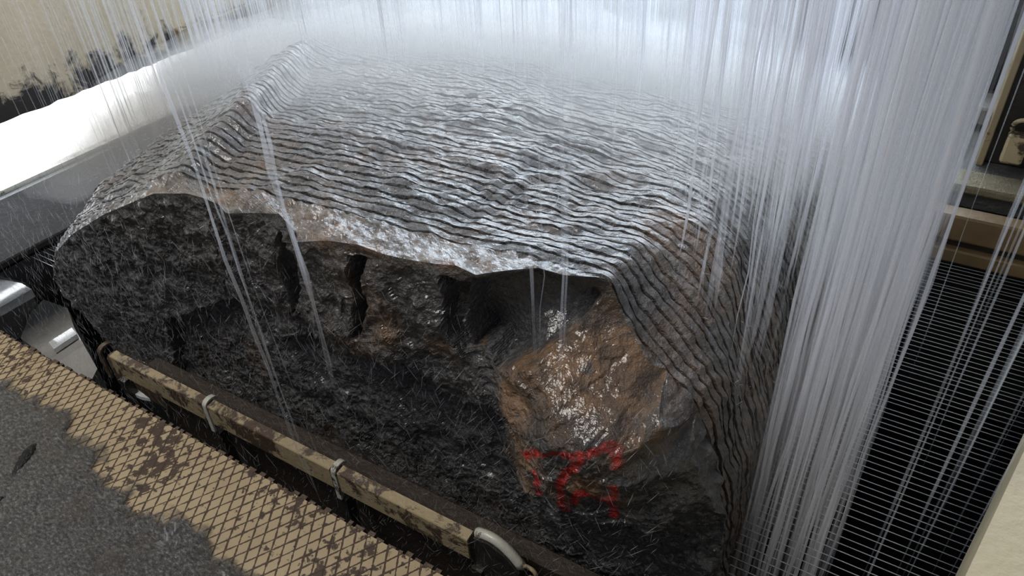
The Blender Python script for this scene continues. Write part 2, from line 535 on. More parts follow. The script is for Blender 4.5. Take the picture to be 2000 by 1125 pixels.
# depth of the broken front face as a height field over (x, z): control points traced on the photograph
CP = [(200, 550, 1.28), (300, 600, 1.30), (450, 500, 1.25), (340, 480, 1.28), (500, 650, 1.34), (640, 560, 1.22), (620, 660, 1.22), (560, 560, 1.28), (700, 690, 1.20), (745, 705, 1.19), (650, 770, 1.38), (790, 720, 1.36), (800, 820, 1.38), (560, 800, 1.36), (400, 700, 1.34),
      (760, 520, 1.185), (750, 600, 1.20), (850, 560, 1.19), (870, 640, 1.20), (830, 690, 1.24), (925, 640, 1.24), (928, 580, 1.215),
      (975, 570, 1.24), (1050, 580, 1.26), (1120, 590, 1.28), (1050, 640, 1.24), (990, 660, 1.22), (1110, 645, 1.26), (1160, 600, 1.30), (1180, 590, 1.31), (1150, 650, 1.27), (1100, 668, 1.24), (1010, 700, 1.20), (1190, 640, 1.30),
      (880, 740, 1.26), (900, 800, 1.26), (950, 740, 1.20), (960, 790, 1.22), (1030, 720, 1.15), (1120, 740, 1.17), (1200, 720, 1.24), (1260, 760, 1.25), (1100, 800, 1.11), (1200, 820, 1.13), (1300, 830, 1.19), (1345, 850, 1.22), (1030, 800, 1.14),
      (1010, 870, 1.09), (1060, 880, 1.05), (1150, 870, 1.06), (1250, 870, 1.13), (1100, 900, 1.045), (1130, 930, 1.07), (1080, 960, 1.09), (1180, 950, 1.09), (1100, 1010, 1.13), (1190, 1010, 1.12), (1030, 960, 1.14), (1000, 900, 1.20), (950, 880, 1.34), (980, 960, 1.32), (1040, 1040, 1.30), (900, 920, 1.36), (850, 880, 1.34),
      (1300, 920, 1.17), (1380, 920, 1.26), (1300, 1020, 1.18), (1390, 1000, 1.26), (1250, 1060, 1.28), (1120, 1060, 1.30), (1380, 1110, 1.29)]
cx2, cz2, cy2 = list(fx), list(fz), list(fy)
for px, py, Y in CP:
    P = on_y(px, py, Y); cx2.append(P[0]); cz2.append(P[2] - CAMZ); cy2.append(Y)
A_ = np.array([cx2, cz2]).T; B_ = np.array(cy2)
D_ = np.linalg.norm(A_[:, None] - A_[None], axis=2)
n_ = len(B_)
K_ = np.zeros((n_ + 3, n_ + 3)); K_[:n_, :n_] = -D_ - np.eye(n_) * .002; K_[:n_, n_] = 1; K_[:n_, n_ + 1:] = A_; K_[n_, :n_] = 1; K_[n_ + 1:, :n_] = A_.T
W_ = np.linalg.solve(K_, np.concatenate([B_, [0, 0, 0]]))


def front_y(x, z):
    sh = x.shape
    q = np.stack([x.ravel(), z.ravel()], 1)
    out = np.empty(len(q))
    for s0 in range(0, len(q), 20000):
        qq = q[s0:s0 + 20000]
        d = np.linalg.norm(qq[:, None] - A_[None], axis=2)
        out[s0:s0 + 20000] = -d @ W_[:n_] + W_[n_] + qq @ W_[n_ + 1:]
    return np.clip(out, 1.0, 1.36).reshape(sh)


rows = []; rk = []
# ---- cap rows (front face), from the bottom up to the front edge
NW = 230
SX = np.interp(np.linspace(0, 1, NU), [0, 1], [-3.25, -.18]); SZ = np.full(NU, -2.46)
wv = np.linspace(1, 0, NW)[:, None] ** 1.15
CX = FX[None] * (1 - wv) + SX[None] * wv
CZ = FZ[None] * (1 - wv) + SZ[None] * wv
CY = front_y(CX, CZ)
P3 = np.stack([CX, CY, CZ], -1)
edge = smooth01(wv, 0, .04)
# broken-out pieces with sharp rims: (outline on the photograph, depth pushed in, smoothness kept)
BREAKS = [([(932, 530), (1172, 535), (1172, 560), (1158, 600), (1128, 640), (1080, 668), (1000, 692), (972, 660), (938, 660), (930, 600)], .085, .9),
          ([(712, 478), (736, 484), (735, 560), (728, 645), (712, 640)], .07, .2),
          ([(882, 515), (928, 535), (924, 620), (922, 690), (890, 640)], .055, .3),
          ([(560, 440), (575, 470), (590, 560), (560, 640), (545, 560)], .045, .2),
          ([(690, 705), (742, 712), (790, 690), (822, 735), (900, 800), (965, 775), (1000, 800), (1002, 870), (1035, 960), (1040, 1160), (860, 1180), (660, 1060), (480, 900), (520, 690), (640, 650)], .11, 0),
          ([(300, 640), (430, 600), (520, 690), (500, 930), (330, 800)], .05, 0)]
push = np.zeros(CX.shape); smoothk = np.zeros(CX.shape)
wn_ = noise3(P3, 14, 40) * .010 + noise3(P3, 40, 41) * .004
for poly_, dep_, sm_ in BREAKS:
    Q = np.array([on_y(px, py, 1.25) for px, py in poly_])[:, [0, 2]]; Q[:, 1] -= CAMZ
    sd_ = np.where(inside(CX, CZ, Q), 1, -1) * edge_dist(CX, CZ, Q) + wn_ * (1 - sm_ * .8)
    k_ = smooth01(sd_, -.004, .010)
    push = np.maximum(push, k_ * dep_); smoothk = np.maximum(smoothk, smooth01(sd_, 0, .01) * sm_)
# facets: stepped ridged noise pushes pieces of the face in and out
fac = noise3(P3 * [1, .2, 1], 5.5, 2); fac = np.floor((fac + 1) * 3.5) / 3.5 - 1
CY = np.minimum(CY + push * smooth01(wv, 0, .02), 1.375) + edge * (1 - smoothk) * (fac * .020 + fbm(P3, 11, 4, 5) * .018 + np.abs(noise3(P3, 30, 3)) * .008)
CX = CX + edge * fbm(P3, 9, 3, 8) * .012
cap = np.stack([CX, CY, CZ], -1)
cap_brown = np.zeros(CX.shape); cap_paint = np.zeros(CX.shape)


def blob(arr, X, Z, pts, amp, rad, Y=1.15):
    for px, py in pts:
        P = on_y(px, py, Y)
        d2 = ((X - P[0]) ** 2 + (Z - (P[2] - CAMZ)) ** 2) / rad ** 2
        np.maximum(arr, amp * np.exp(-d2), out=arr)


blob(cap_brown, CX, CZ, [(1030, 730), (1100, 720), (1180, 730), (1250, 700), (1130, 780), (1220, 800), (1300, 820), (1330, 860), (1250, 860), (1050, 880), (1030, 930), (1100, 940), (1180, 920), (1270, 640), (1150, 680), (1000, 780)], .95, .085)
blob(cap_brown, CX, CZ, [(640, 450), (700, 460), (800, 480), (880, 500), (500, 395), (760, 480), (850, 700), (760, 650), (700, 690)], .55, .07, 1.2)
blob(cap_brown, CX, CZ, [(930, 560), (930, 600), (930, 680)], .7, .02, 1.2)

cap_brown = cap_brown * (1 - smoothk * 1.1) * (1 - .8 * smooth01(push, .05, .1))

# the red sprayed marks, strokes traced on the photograph
STROKES = [[(1012, 900), (1045, 887), (1080, 876), (1110, 874), (1150, 873), (1185, 875), (1200, 890), (1203, 912)],
           [(1150, 875), (1130, 900), (1108, 920), (1095, 945), (1088, 970), (1083, 1000), (1092, 1022)],
           [(1037, 922), (1038, 950), (1037, 985)],
           [(1105, 1005), (1118, 980), (1130, 962), (1150, 975), (1172, 995), (1190, 985), (1198, 950)],
           [(1175, 990), (1182, 1010), (1180, 1040)]]
for st in STROKES:
    for (ax, ay), (bx, by) in zip(st[:-1], st[1:]):
        a = on_y(ax, ay, 1.08); b = on_y(bx, by, 1.08)
        ab = np.array([b[0] - a[0], b[2] - a[2]])
        tt = np.clip(((CX - a[0]) * ab[0] + (CZ + CAMZ - a[2]) * ab[1]) / (ab @ ab), 0, 1)
        d = np.hypot(CX - a[0] - tt * ab[0], CZ + CAMZ - a[2] - tt * ab[1])
        np.maximum(cap_paint, 1 - smooth01(d, .006, .0155), out=cap_paint)

allrows = [cap[i] for i in range(NW)]
brown = [cap_brown[i] for i in range(NW)]
paint = [cap_paint[i] for i in range(NW)]
kerf = [np.zeros(NU)] * NW

# ---- shell rows: the front ledge, then the planes of the cuts
k0 = profile(IDX, Y0)
fr = np.stack([FX, cap[-1][:, 1], FZ], -1)
k03 = np.stack([k0[:, 0], np.full(NU, Y0 - .004), k0[:, 1]], -1)


def deform(P, nrm, Y, amp=1.0):
    n = fbm(P, 3.2, 2, 1) * .017 + fbm(P * [1, 1.3, 1], 11, 3, 4) * .0090 + noise3(P, 45, 9) * .0022
    st = noise3(P * [1, 1.5, 1], 3.0, 12); st = np.abs(((st * 3) % 1.0) - .5) * .018
    d = (n + st * .8) * amp
    return P + nrm * d[:, None]


def normals2(pr):
    t = np.gradient(pr, axis=0)
    n = np.stack([-t[:, 1], t[:, 0]], 1)
    n /= np.linalg.norm(n, axis=1)[:, None] + 1e-9
    ker = np.ones(25) / 25
    n = np.stack([np.convolve(np.pad(n[:, c], 12, 'edge'), ker, 'valid') for c in (0, 1)], 1)
    n /= np.linalg.norm(n, axis=1)[:, None] + 1e-9
    return np.stack([n[:, 0], np.zeros(len(n)), n[:, 1]], 1)


nk0 = normals2(k0)
for w in np.linspace(0, 1, 16)[1:]:
    P = fr * (1 - w) + k03 * w
    P = deform(P, nk0, 0, amp=w if w < 1 else 1)
    P = P + nk0 * (fbm(P, 22, 3, 6) * .010)[:, None]
    allrows.append(P); brown.append(np.full(NU, .62) * smooth01(np.array(P[:, 2]), -1.6, -1.15)); paint.append(np.zeros(NU)); kerf.append(np.zeros(NU))
GW = .0044
row_plan = [(-GW, 0, 0), (-GW * .8, .045, 1), (GW * .8, .045, 1), (GW, 0, 0), (.0085, 0, 0), (.015, 0, 0), (.0215, 0, 0)]
for k in range(KN + 1):
    kdepth = 1.0
    for dy, dep, kf in row_plan:
        Y = Y0 + k * S + dy
        pr = profile(IDX, Y); nr = normals2(pr)
        P = np.stack([pr[:, 0], np.full(NU, Y), pr[:, 1]], -1)
        wob = noise3(np.stack([pr[:, 0] * 2.2, np.full(NU, k * .6), pr[:, 1] * 2.2], -1), 1.0, 20) * .004
        P = deform(P, nr, Y)
        slab = noise3(np.stack([pr[:, 0] * 3, np.full(NU, (k if dy < 0 else k + 1) * 7.7), pr[:, 1] * 3], -1), 1.0, 30) * .006
        P = P + nr * slab[:, None]
        P[:, 1] += wob
        if dep: P = P - nr * dep
        allrows.append(P)
        b = .36 + .22 * smooth01(pr[:, 0], -.7, -.4) - .10 * smooth01(np.full(NU, Y), 1.4, 2.4)
        brown.append(b); paint.append(np.zeros(NU)); kerf.append(np.full(NU, float(kf)))
for w in np.linspace(0, 1, 5)[1:]:
    Y = 2.86 + w * .12
    pr = profile(IDX, Y); P = deform(np.stack([pr[:, 0], np.full(NU, Y), pr[:, 1]], -1), normals2(pr), Y)
    allrows.append(P); brown.append(np.full(NU, .4)); paint.append(np.zeros(NU)); kerf.append(np.zeros(NU))
# back cap
last = allrows[-1]
for w in np.linspace(0, 1, 12)[1:]:
    P = last.copy(); P[:, 0] = last[:, 0] * (1 - w) + SX * w; P[:, 2] = last[:, 2] * (1 - w) + SZ * w; P[:, 1] = 2.98 + .05 * math.sin(w * 1.5)
    allrows.append(P); brown.append(np.full(NU, .2)); paint.append(np.zeros(NU)); kerf.append(np.zeros(NU))
V = np.concatenate(allrows); V[:, 2] += CAMZ
NR = len(allrows)
F = grid_faces(NR, NU)
block = np_mesh('stone_block', V, F, ROCK, smooth=False)
film_sheen = [np.zeros(NU)] * NW
for P, kf in zip(allrows[NW:], kerf[NW:]):       # aerated water, with sheen and haze brightness painted in toward back and ends
    f_ = .30 + .48 * smooth01(P[:, 1], 1.40, 2.2) + .75 * smooth01(-P[:, 0], 2.15, 2.5)
    f_ = np.where(P[:, 1] < 1.31, .22 + .6 * smooth01(P[:, 0], -1.25, -1.0) * smooth01(P[:, 2], -1.16, -1.11), f_)
    f_ = np.where(P[:, 2] < -1.35, np.minimum(f_, .5 * smooth01(-P[:, 0], 2.2, 2.6) + .35 * smooth01(P[:, 1], 1.5, 2.2)), f_)
    f_ = np.where(P[:, 0] > -.6, np.maximum(f_, .42 * smooth01(P[:, 0], -.5, -.3) * smooth01(P[:, 1], 1.35, 1.6)), f_)
    f_ = f_ * smooth01(P[:, 2], -2.0, -1.4)
    film_sheen.append(np.clip(f_, 0, .9) * (1 - kf))
for nm, arr in (('brown', brown), ('paint', paint), ('kerf', kerf), ('film_sheen', film_sheen)):
    at_ = block.data.attributes.new(nm, 'FLOAT', 'POINT')
    at_.data.foreach_set('value', np.concatenate(arr).astype(np.float32))
tag(block, 'huge rough granite block with close parallel saw cuts and red sprayed marks', 'stone block')


def top_z(x, Y):
    """height of the block's surface under a falling stream (world z), or None beside the block"""
    if Y < 1.2 or Y > 2.95: return None
    pr = profile(_t[::40], max(Y, 1.33))
    o = np.argsort(pr[:, 0])
    if x < pr[:, 0].min() or x > pr[:, 0].max(): return None
    c = pr[:, 1][(np.abs(pr[:, 0] - x) < .06)]
    return (float(c.max()) if len(c) else -1.2) + CAMZ


# ------------------------------------------------------------------ trolley under the block, pit floor
tr = empty('block_trolley', (-1.6, 2.1, 0))
b = MB(); b.box(-3.3, -.22, 1.27, 3.05, CAMZ - 2.62, CAMZ - 2.42, .015); b.build('deck', RUST, tr)
b = MB()
b.box(-2.75, -.12, 1.20, 1.265, CAMZ - 2.75, CAMZ - 2.18, .01); b.build('side_beam', DARKRUST, tr)
b = MB(); b.box(-3.25, .02, 3.06, 3.14, CAMZ - 2.95, CAMZ - 2.42, .01); b.build('side_beam', RUST, tr)
for xw in (-2.9, -1.9, -1.1, -.3):
    b = MB(); b.tube([(xw, 1.26, .16), (xw, 1.36, .16)], .16, 20); b.build('wheel', DARKSTEEL, tr)
    b = MB(); b.tube([(xw, 2.84, .16), (xw, 2.94, .16)], .16, 20); b.build('wheel', DARKSTEEL, tr)
tag(tr, 'dark brown steel trolley carrying the granite block', 'trolley')

b = MB(); b.box(-9, 5, -1.5, 9, -.2, 0); tag(b.build('floor', PIT), kind='structure')

# ------------------------------------------------------------------ sawing wires
ZW = CAMZ - 2.11
XL, XR = -4.86, .62


def wire_mesh():
    m = MB(); n = 9
    m.tube([(XL + (XR - XL) * q / (n - 1), 0, 0) for q in range(n)], .0015, 6)
    return m


proto = None
rnd = random.Random(3)
for k in range(3, 76):
    if proto is None:
        o = wire_mesh().build('cutting_wire', STEEL, None, True); proto = o
    else:
        o = proto.copy(); col.objects.link(o)
    o.location = (0, Y0 + k * S + rnd.uniform(-.0025, .0025), ZW + rnd.uniform(-.003, .003))
    tag(o, 'thin taut cutting wire in the even row running out right of the block', 'wire', 'parallel cutting wires right of the block')
    if k == 3: o['label'] = 'frontmost cutting wire of the row, nearest the walkway'
    if k == 75: o['label'] = 'rearmost cutting wire of the row, farthest back under the machine ledge'

# ------------------------------------------------------------------ frame beams that carry the wires
fr_r = empty('frame_beam', (.7, 2.6, 0))
b = MB(); b.prism([(.10, .2), (.31, 1.25), (.39, 1.65), (.73, 3.35), (1.3, 3.35), (1.3, .2)], 'z', ZW + .05, ZW + .61); b.build('guard_plate', CREAM_SMOOTH, fr_r)
tag(fr_r, 'cream painted guard beam at the lower right corner over the wire ends', 'beam')

fl = empty('frame_beam', (-5.2, 2.6, 0))
b = MB()
P = [on_z(-260, 560, ZW), on_z(0, 391, ZW), on_z(124, 345, ZW), on_z(249, 267, ZW), on_z(341, 228, ZW), on_z(520, 120, ZW), on_z(700, 30, ZW)]
poly = [(-4.62, .3), (-4.68, 1.68), (-4.63, 2.05), (-4.75, 2.61), (-4.75, 4.98), (-7.4, 4.98), (-7.4, .3)]
b.prism(poly, 'z', ZW - .03, ZW + .02); b.build('flange', FOAM, fl)
b = MB(); b.prism([(x - .03, y) for x, y in poly[:5]] + [(-4.95, 4.98), (-4.95, .3)], 'z', ZW - .40, ZW - .03); b.build('web', MATTE, fl)
b = MB(); b.box(-4.80, -4.72, .32, 4.9, ZW + .02, ZW + .05, .01); b.build('edge_bar', PALE, fl)
tag(fl, 'flat saw frame beam left of the block, top flooded with bright white foaming water', 'beam')

# ------------------------------------------------------------------ walls
hp = empty('splash_plate', (-4.5, 3.5, CAMZ - 1.6))
zb = CAMZ - 1.6
b = MB(); yy = np.linspace(.2, 4.95, 90); rr = random.Random(8)
bot = [(float(y), zb + rr.uniform(-.006, .006)) for y in yy]
b.prism(bot + [(4.95, zb + 2.3), (.2, zb + 2.3)], 'x', -4.50, -4.46); b.build('plate', CREAM_WALL, hp)
b = MB(); b.box(-4.46, -4.40, 3.0, 4.95, zb + .02, zb + .16, .008); b.build('stiffener', CREAM_DIRTY, hp)
tag(hp, 'large cream steel plate with black stains hanging at the upper left', 'plate')
gp = MB(); gp.box(-4.60, -3.93, .95, 3.3, ZW + .02, ZW + .06, .008)  # dark plate added to blacken this area and hide the wires
tag(gp.build('dark_area_plate', MATTE), 'added dark plate standing in for the darkness over the wires left of the block', 'plate')

# back wall with its concrete ledges
b = MB(); b.box(-7.5, 4.2, 5.0, 5.3, 0, 2.05); tag(b.build('wall_back', ROUGHWALL), kind='structure')
lg = empty('machine_ledge', (-1, 4.2, 0))
b = MB(); b.box(-4.4, 3.2, 3.72, 4.98, CAMZ - 1.93, CAMZ - 1.80, .012); b.build('top_slab', CONC, lg)
b = MB(); b.box(-4.4, 3.2, 3.78, 4.98, 0, CAMZ - 1.93); b.build('wall_block', MATTE, lg)
b = MB(); b.box(-4.4, 3.2, 3.68, 3.86, CAMZ - 1.835, CAMZ - 1.793, .01); b.build('edge_strip', LIP, lg)
tag(lg, 'wet grey concrete ledge with a gritty yellow edge behind the block', 'ledge')
b = MB(); b.box(-4.4, 3.2, 4.42, 4.66, CAMZ - 1.80, CAMZ - 1.70, .012)
tag(b.build('concrete_kerb', CONC_PALE), 'pale concrete kerb standing along the back of the wet ledge', 'kerb')
bm = empty('back_beam', (-1, 3.5, 0))
b = MB(); b.box(-4.4, 3.0, 3.50, 3.60, CAMZ - 1.99, CAMZ - 1.86, .01); b.build('upper_rail', BROWNBEAM, bm)
b = MB(); b.box(-4.4, 3.0, 3.53, 3.60, CAMZ - 2.03, CAMZ - 1.99, .004); b.build('web', DARKSTEEL, bm)
b = MB(); b.box(-4.4, 3.0, 3.49, 3.60, CAMZ - 2.10, CAMZ - 2.03, .008); b.build('lower_rail', BROWNBEAM, bm)
for xx in (-4.3, .9, 2.9):
    b = MB(); b.box(xx, xx + .08, 3.52, 3.60, 0, CAMZ - 2.10); b.build('support', DARKSTEEL, bm)
tag(bm, 'brown steel double rail crossing just above the wires, below the concrete ledge', 'rail')

ps = empty('steel_column', (.4, 4.0, 0))
b = MB(); b.box(.20, .62, 3.99, 4.30, CAMZ - 1.80, CAMZ + .6, .008); b.build('web', DARKSTEEL, ps)
b = MB(); b.box(.185, .215, 3.94, 4.32, CAMZ - 1.80, CAMZ + .6, .004); b.build('flange', CREAM_DIRTY, ps)
tag(ps, 'dark upright steel column with a cream edge on the ledge at the right edge', 'column')
ft = empty('lifting_bracket', (.30, 3.9, 0))
q = on_y(1982, 290, 3.9)
b = MB(); b.box(q[0] - .045, q[0] + .045, 3.87, 3.93, q[2] - .07, q[2] + .075, .01); b.build('plate', CREAM, ft)
b = MB()
ring = [(q[0] + .04 * math.cos(a), 3.9, q[2] + .105 + .035 * math.sin(a)) for a in np.linspace(-.5, math.pi + .5, 14)]
b.tube(ring, .011, 8); b.build('eye_ring', CREAM, ft, True)
tag(ft, 'small cream bracket with an open eye ring in front of the dark column', 'bracket')

# ------------------------------------------------------------------ walkway in front
ZD = CAMZ - 1.70
wk = empty('walkway', (-2, 0, 0))
b = MB(); b.box(-6.5, .05, -1.4, .785, ZD - .02, ZD, 0); b.build('tread_plate', TREAD, wk)
# ragged dark edge of the expanded metal
m = MB(); x = -6.4; rr = random.Random(5)
while x < .02:
    w = rr.uniform(.012, .03); m.box(x, x + w, .785, .785 + rr.uniform(.004, .014), ZD - .012, ZD - .001); x += w + rr.uniform(.008, .02)
m.build('strand_end', RUST, wk)
b = MB(); b.box(-6.5, .05, .74, .78, ZD - .16, ZD - .02, .004); b.build('edge_beam', DARKSTEEL, wk)
tag(wk, 'cream expanded metal walkway with rusty diamond strands along the front of the block', 'walkway')

# sludge lying on the walkway (outline traced), one low heap
OUT = [(-900, 700), (-300, 690), (0, 735), (90, 760), (160, 800), (190, 850), (230, 900), (270, 960), (330, 985), (400, 1000), (445, 1050), (480, 1090), (540, 1125), (640, 1200), (700, 1500), (-400, 1600), (-900, 1300)]
OP = np.array([on_z(px, py, ZD)[:2] for px, py in OUT])


gx, gy = np.meshgrid(np.arange(-3.6, -.7, .008), np.arange(-.3, .72, .008), indexing='ij')
sd = np.where(inside(gx, gy, OP), 1, -1) * edge_dist(gx, gy, OP)
Pn = np.stack([gx, gy, np.zeros_like(gx)], -1)
sd = sd + fbm(Pn, 9, 4, 3) * .045
hh = np.clip(sd * .25, -.01, .012) + np.clip(sd * .05, 0, .01) + (fbm(Pn, 16, 3, 2) * .004 + noise3(Pn, 75, 4) * .0022) * (sd > 0)
Vs = np.stack([gx, gy, ZD + hh - .001], -1).reshape(-1, 3)
Fs = grid_faces(*gx.shape)
keep = (sd.reshape(-1)[Fs] > -.02).any(1)
sl = np_mesh('stone_sludge', Vs, Fs[keep][:, ::-1], SLUDGE)
ta = sl.data.attributes.new('thick', 'FLOAT', 'POINT')
ta.data.foreach_set('value', np.clip(sd.reshape(-1) / .10, 0, 1).astype(np.float32))
tag(sl, 'wet grey stone sludge spread over the near side of the walkway', 'sludge', kind='stuff')


def shard(name, pts, w, h, label):
    """long pointed chip: closed lens-shaped body along a centre line"""
    n = 22; m = 10; Vv = []; Ff = []
    a, c = np.array(pts[0]), np.array(pts[1])
    L = c - a; per = np.array([-L[1], L[0]]) / np.linalg.norm(L)
    for i in range(n):
        t = i / (n - 1)
        ww = w * (math.sin(math.pi * min(1, t * .93 + .07)) ** .6) * (0.55 + .6 * t) * (1 + .12 * math.sin(i * 2.3))
        if i in (0, n - 1): ww = .001
        cen = a + L * t
        for j in range(m):
            an = 2 * math.pi * j / m
            off = per * math.cos(an) * ww / 2
            Vv.append((cen[0] + off[0], cen[1] + off[1], ZD + .014 + h * max(-.3, math.sin(an)) * ww / w + .002 * math.sin(i * 1.7 + j)))
    for i in range(n - 1):
        for j in range(m):
            p, q_ = i * m + j, i * m + (j + 1) % m
            Ff.append((p, q_, q_ + m, p + m))
    Ff += [tuple(range(m)), tuple(range((n - 1) * m, n * m))[::-1]]
    o = mesh_obj(name, Vv, Ff, RUBBER, None, True)
    tag(o, label, 'shard')
    return o


A1 = on_z(24, 940, ZD + .01)[:2]; A2 = on_z(72, 868, ZD + .01)[:2]
shard('stone_shard', (A1, A2), .042, .022, 'long pointed black shard lying on the grey sludge')
A1 = on_z(-22, 985, ZD + .01)[:2]; A2 = on_z(12, 976, ZD + .01)[:2]
shard('stone_shard', (A1, A2), .026, .016, 'small black chip on the sludge at the very left edge, below the long shard')

# ------------------------------------------------------------------ splash rail between walkway and block
ZR = CAMZ - 2.05
rail = empty('splash_rail', (-1.9, 1.1, 0))


def X_at(px, py): return on_z(px, py, ZR)[0]


xs = [on_z(px, py, ZR)[0] for px, py in ((212, 690), (405, 785), (655, 915), (925, 1055))]
for i, (x0, x1) in enumerate(zip(xs[:-1], xs[1:])):
    prof = [(1.085, ZR - .10), (1.085, ZR - .004), (1.088, ZR), (1.122, ZR + .004), (1.124, ZR - .004), (1.094, ZR - .008), (1.092, ZR - .012), (1.092, ZR - .10)]
    b = MB(); b.prism(prof, 'x', x0 + .018, x1 - .018); b.build('channel', CREAM_DIRTY, rail)


def bracket(x, big=1.0, mat=PALE):
    """curved strap that hooks over the rail"""
    b = MB(); n = 12; wd = .011 * big; big = big * .62
    outer = []
    for i in range(n + 1):
        a = math.pi * i / n
        outer.append((1.115 + .052 * big * math.cos(a), ZR - .01 + .040 * big * math.sin(a)))
    inner = [(1.115 + .038 * big * math.cos(math.pi * i / n), ZR - .01 + .028 * big * math.sin(math.pi * i / n)) for i in range(n, -1, -1)]
    outer.append((1.115 - .052 * big, ZR - .16)); inner.insert(0, (1.115 - .038 * big, ZR - .16)) if False else None
    poly = outer[:-1] + [(1.115 - .055 * big, ZR - .15), (1.115 - .042 * big, ZR - .15)] + inner[::1][0:0] + [(1.115 + .038 * big * math.cos(math.pi * i / n), ZR - .01 + .028 * big * math.sin(math.pi * i / n)) for i in range(n, -1, -1)]
    b.prism(poly, 'x', x - wd, x + wd)
    return b.build('bracket', mat, rail)


bracket(xs[1] - .0); bracket(xs[2])
bracket(xs[0] - .05, 1.1, RUST)
# the curved end piece at the right end of the rail
b = MB(); Xe = xs[3]
arc = []
for i in range(15):
    t = i / 14
    arc.append((Xe + .0 + .16 * t, 1.12, ZR + .012 + .028 * math.sin(t * math.pi * .75) - .085 * t * t))
b.tube(arc, [.017] * 15, 8); b.build('end_hook', PALE, rail, True)
b = MB()
cc = arc[-1]
b.tube([(cc[0] + .028 + .026 * math.cos(a), 1.12, cc[2] - .012 + .026 * math.sin(a)) for a in np.linspace(math.pi, -1.6, 16)], .007, 8)
b.build('end_ring', CREAM_DIRTY, rail, True)
b = MB(); b.prism([(Xe - .005, ZR - .3), (Xe - .005, ZR - .0), (Xe + .05, ZR + .01), (Xe + .11, ZR - .015), (Xe + .16, ZR - .075), (Xe + .2, ZR - .3)], 'y', 1.10, 1.112)
b.build('end_plate', DARKSTEEL, rail)
for x in xs:
    b = MB(); b.box(x - .02, x + .02, 1.09, 1.13, 0, ZR - .16); b.build('support', DARKSTEEL, rail)
tag(rail, 'worn cream splash rail with pale curved brackets between walkway and block', 'rail')

# pale structures at the far left under the saw frame
def quad_box(name, pts, z, th, mat, label, cat):
    poly = [tuple(on_z(px, py, z)[:2]) for px, py in pts]
    b = MB(); b.prism(poly, 'z', z - th, z)
    return tag(b.build(name, mat), label, cat)


quad_box('support_bar', [(-120, 600), (0, 545), (42, 553), (62, 565), (0, 600), (-120, 660)], CAMZ - 2.35, .05, FOAM, 'bright white wet bar end poking out under the frame at the left edge', 'bar')
quad_box('concrete_step', [(-60, 520), (0, 540), (50, 552), (-40, 600), (-160, 640)], CAMZ - 2.45, .3, CONC_PALE, 'grey concrete step behind the bright white bar at the left edge', 'step')
quad_box('concrete_footing', [(60, 610), (85, 585), (132, 602), (145, 640), (190, 720), (170, 760), (40, 660)], CAMZ - 2.62, .4, CONC_PALE, 'pale wet concrete footing below the left end of the block', 'footing')
quad_box('steel_strip', [(95, 668), (140, 640), (150, 652), (105, 682)], CAMZ - 2.58, .03, FOAM, 'short shiny strip lying on the pale concrete footing', 'strip')
quad_box('light_gap_strip', [(236, 742), (262, 755), (292, 778), (275, 775), (246, 762)], CAMZ - 2.30, .02, FOAM, 'bright white strip standing in for the gap of light between walkway edge and splash rail', 'tray')  # white strip put in to paint a gap of light

# ------------------------------------------------------------------ falling water
rng = np.random.RandomState(11)
ZTOP = CAMZ + .45


def streams(name, items, mat, sides=4, seg=7):
    """items: (x, y, z_top, z_bot, radius, body, lean_x, lean_y)"""
    Vv = []; Fc = []; att = []
    ang = np.arange(sides) * 2 * math.pi / sides
    k = 0
    for (x, y, zt, zb, r, bd, lx, ly) in items:
        t = np.linspace(0, 1, seg)
        wk_ = .0035 * min(1.0, abs(zt - zb)); wobx = np.cumsum(rng.normal(0, wk_, seg)); woby = np.cumsum(rng.normal(0, wk_, seg))
        cx_ = x + lx * t ** 1.5 + wobx; cy_ = y + ly * t ** 1.5 + woby; cz_ = zt + (zb - zt) * t
        rr_ = r * (.55 + .75 * rng.rand(seg)); rr_[0] *= .4; rr_[-1] *= .3
        ring = np.stack([cx_[:, None] + rr_[:, None] * np.cos(ang), cy_[:, None] + rr_[:, None] * np.sin(ang), np.repeat(cz_[:, None], sides, 1)], -1)
        Vv.append(ring.reshape(-1, 3))
        i, j = np.meshgrid(np.arange(seg - 1), np.arange(sides), indexing='ij')
        a = k + i * sides + j; b_ = k + i * sides + (j + 1) % sides
        Fc.append(np.stack([a, b_, b_ + sides, a + sides], -1).reshape(-1, 4))
        bb = bd * (.5 + rng.rand(seg)) * (1 - .45 * t * min(1.0, abs(zt - zb) / 2)); bb[0] = 0; bb[-1] *= .3
        att.append(np.repeat(bb, sides))
        k += seg * sides
    o = np_mesh(name, np.concatenate(Vv), np.concatenate(Fc), mat)
    a_ = o.data.attributes.new('body', 'FLOAT', 'POINT')
    a_.data.foreach_set('value', np.concatenate(att).astype(np.float32))
    return o


def hit(x, y):
    z = top_z(x, y)
    if z is None:
        return ZW - .25 if -4.6 < x < .6 else ZW + .02
    return z + .0


items = []


def body(): return float(np.clip(rng.lognormal(-1.45, .65), .04, .95))


